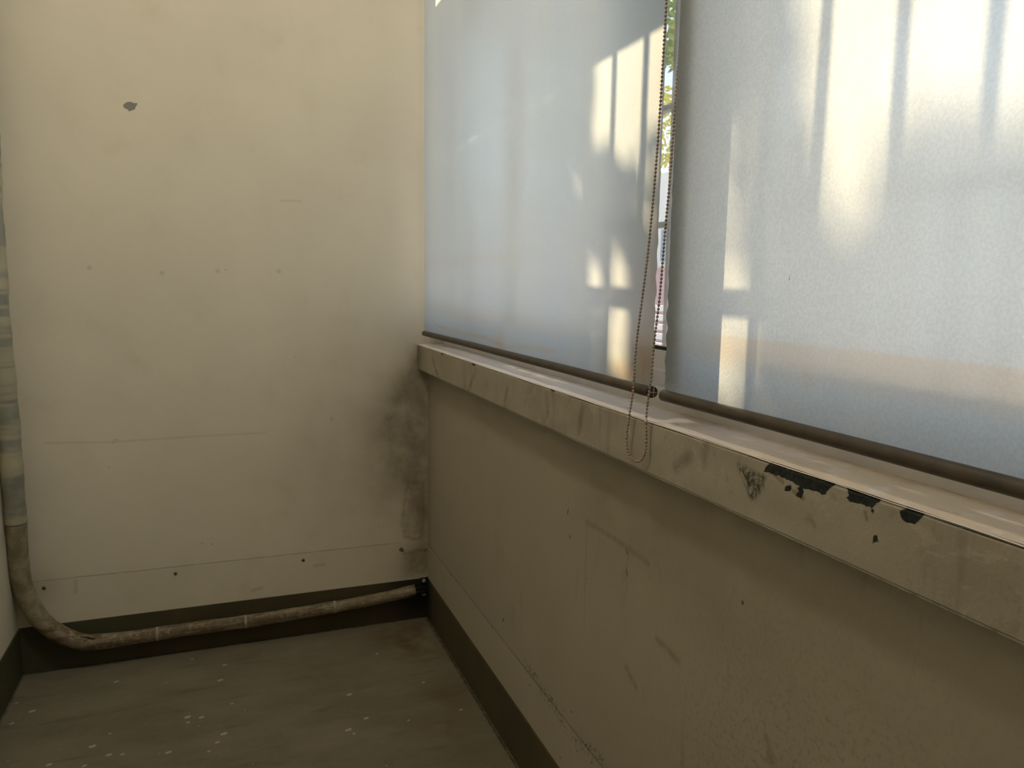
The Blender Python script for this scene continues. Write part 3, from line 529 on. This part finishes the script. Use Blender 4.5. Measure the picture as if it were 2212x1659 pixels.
# foliage between the sun and the window
M_LEAF = Mat('leaf', .5); c = M_LEAF.mix(M_LEAF.ramp(M_LEAF.noise(3), .35, .65), (.10, .17, .035), (.22, .27, .05)); M_LEAF.col(c); M_LEAF = M_LEAF.m
M_LEAF.node_tree.nodes['Principled BSDF'].inputs['Transmission Weight'].default_value = 0
M_BARK = simple('bark', (.12, .09, .06), None, .9, 20)
def shade_prob(y, z):
    """chance that foliage shades the point (y, z) of the blind plane"""
    if z > 1.60: return 0
    if z < 1.03: return 1
    if y > -1.275:
        if abs(y + 1.228) < .022 * (1 - ((z - 1.392) / .055) ** 2): return 0
        if abs(y + .935) < .012 and z < 1.20: return 0
        if abs(y + .805) < .018 and z < 1.12: return .3
        return 1
    if y > -1.56:
        if z > 1.43: return 0
        if z > 1.26: return .45 if y < -1.37 else 1
        if z > 1.16: return 0 if (-1.345 < y or -1.45 < y < -1.37) else 1
        return .25 if -1.45 < y < -1.30 else .9
    if y > -1.757: return .85 if z > 1.43 else (.15 if z < 1.2 else (.45 if y > -1.73 else .6))
    if y > -1.80: return 1 if z > 1.095 + (y + 1.757) * 1.2 else 0.1
    if y > -1.85:
        zb = 1.55 + (y + 1.79) * 3.6
        return 0 if z > zb + .02 and y < -1.80 else 1
    xs = [-1.85, -1.87, -1.90, -1.95, -2.0, -2.05, -2.1, -2.2, -2.6, -3.2, -4.7]; zs = [1.31, 1.25, 1.27, 1.30, 1.37, 1.335, 1.345, 1.36, 1.33, 1.25, 1.1]
    zb = float(np.interp(-y, [-q for q in xs], zs))
    return 0 if z > zb + .03 else (.35 if z > zb - .02 else 1)
def leaf_geo(P, size, V, F):
    a = Vector((random.gauss(0, 1), random.gauss(0, 1), random.gauss(0, 1))).normalized()
    nrm = (SD.normalized() * .8 + Vector((random.gauss(0, .5), random.gauss(0, .5), random.gauss(0, .5)))).normalized()
    a = (a - nrm * a.dot(nrm)).normalized(); b = nrm.cross(a); k = len(V)
    L_, w_ = size, size * .42
    for (u, v, h) in ((-L_, 0, 0), (-.3 * L_, w_, .1 * L_), (.4 * L_, w_ * .8, .1 * L_), (L_, 0, -.1 * L_), (.4 * L_, -w_ * .8, .1 * L_), (-.3 * L_, -w_, .1 * L_), (0, 0, 0)):
        V.append(tuple(P + a * u + b * v + nrm * h))
    for i in range(6): F.append((k + i, k + (i + 1) % 6, k + 6))
def tree(label, yr, n, t0, t1, trunk, sz=.028):
    V, F = [], []
    while n > 0:
        y = random.uniform(*yr); z = random.uniform(.925, 1.6)
        p = shade_prob(y, z); n -= 1
        if p < 1:
            # soft mottling: whole patches decided by a coarse lattice
            h = math.sin(y * 61 + math.sin(z * 37) * 2) * math.sin(z * 53 + math.sin(y * 29) * 2) * .5 + .5
            if h > p: continue
        t = random.uniform(t0, t1); P = Vector((XB, y, z)) + SD * t
        leaf_geo(P, sz, V, F)
    r = empty('leafy_tree', (trunk[0], trunk[1], -.6)); tag(r, label, 'tree')
    mesh('foliage', V, F, M_LEAF, r)
    mb = MB(); mb.tube([(trunk[0], trunk[1], -.6), (trunk[0] + .05, trunk[1], 1.2), (trunk[0], trunk[1] + .1, trunk[2])], [.09, .07, .04], 10)
    for k in range(5):
        yy = trunk[1] + (k - 2) * .45; mb.tube([(trunk[0] + .04, trunk[1], 1.6 + .15 * k), (trunk[0], (trunk[1] + yy) / 2, trunk[2] - .1), (trunk[0] + .1 * (k - 2), yy, trunk[2] + .2)], [.03, .02, .01], 6)
    mb.build('trunk', M_BARK, r)
tree('small green tree outside nearest the window', (-1.56, -1.15), 3200, 2.2, 3.2, (2.8, .9, 3.2))
tree('green tree outside shading the left blind', (-1.15, .35), 5200, 5.2, 6.6, (6.0, 4.0, 5.4), .042)
tree('green tree outside shading the right blind', (-4.7, -1.56), 13000, 3.7, 4.6, (4.1, 0.2, 3.6))
# two crowns that show through the gap
def crown(label, c, r, n, col_):
    V, F = [], []
    for _ in range(n):
        d = Vector((random.gauss(0, 1), random.gauss(0, 1), random.gauss(0, 1))).normalized() * r * random.uniform(.5, 1) ** .5
        leaf_geo(Vector(c) + Vector((d.x, d.y, d.z * .9)), .07, V, F)
    o = empty('garden_tree', (c[0], c[1], -.6)); tag(o, label, 'tree'); mesh('foliage', V, F, col_, o)
    MB().tube([(c[0], c[1], -.6), (c[0], c[1], c[2])], [.1, .05], 8).build('trunk', M_BARK, o)
mm = Mat('leaf_yellow', .5); M_LEAFY = mm.col(mm.mix(mm.ramp(mm.noise(3), .35, .65), (.42, .40, .05), (.55, .5, .09)))
crown('yellow green tree crown seen in the gap beside the pale building', (8.3, 12.8, 4.6), 1.1, 1100, M_LEAFY)
crown('dark green tree crown high in the gap between the blinds', (4.2, 6.0, 4.6), .95, 2000, M_LEAF)
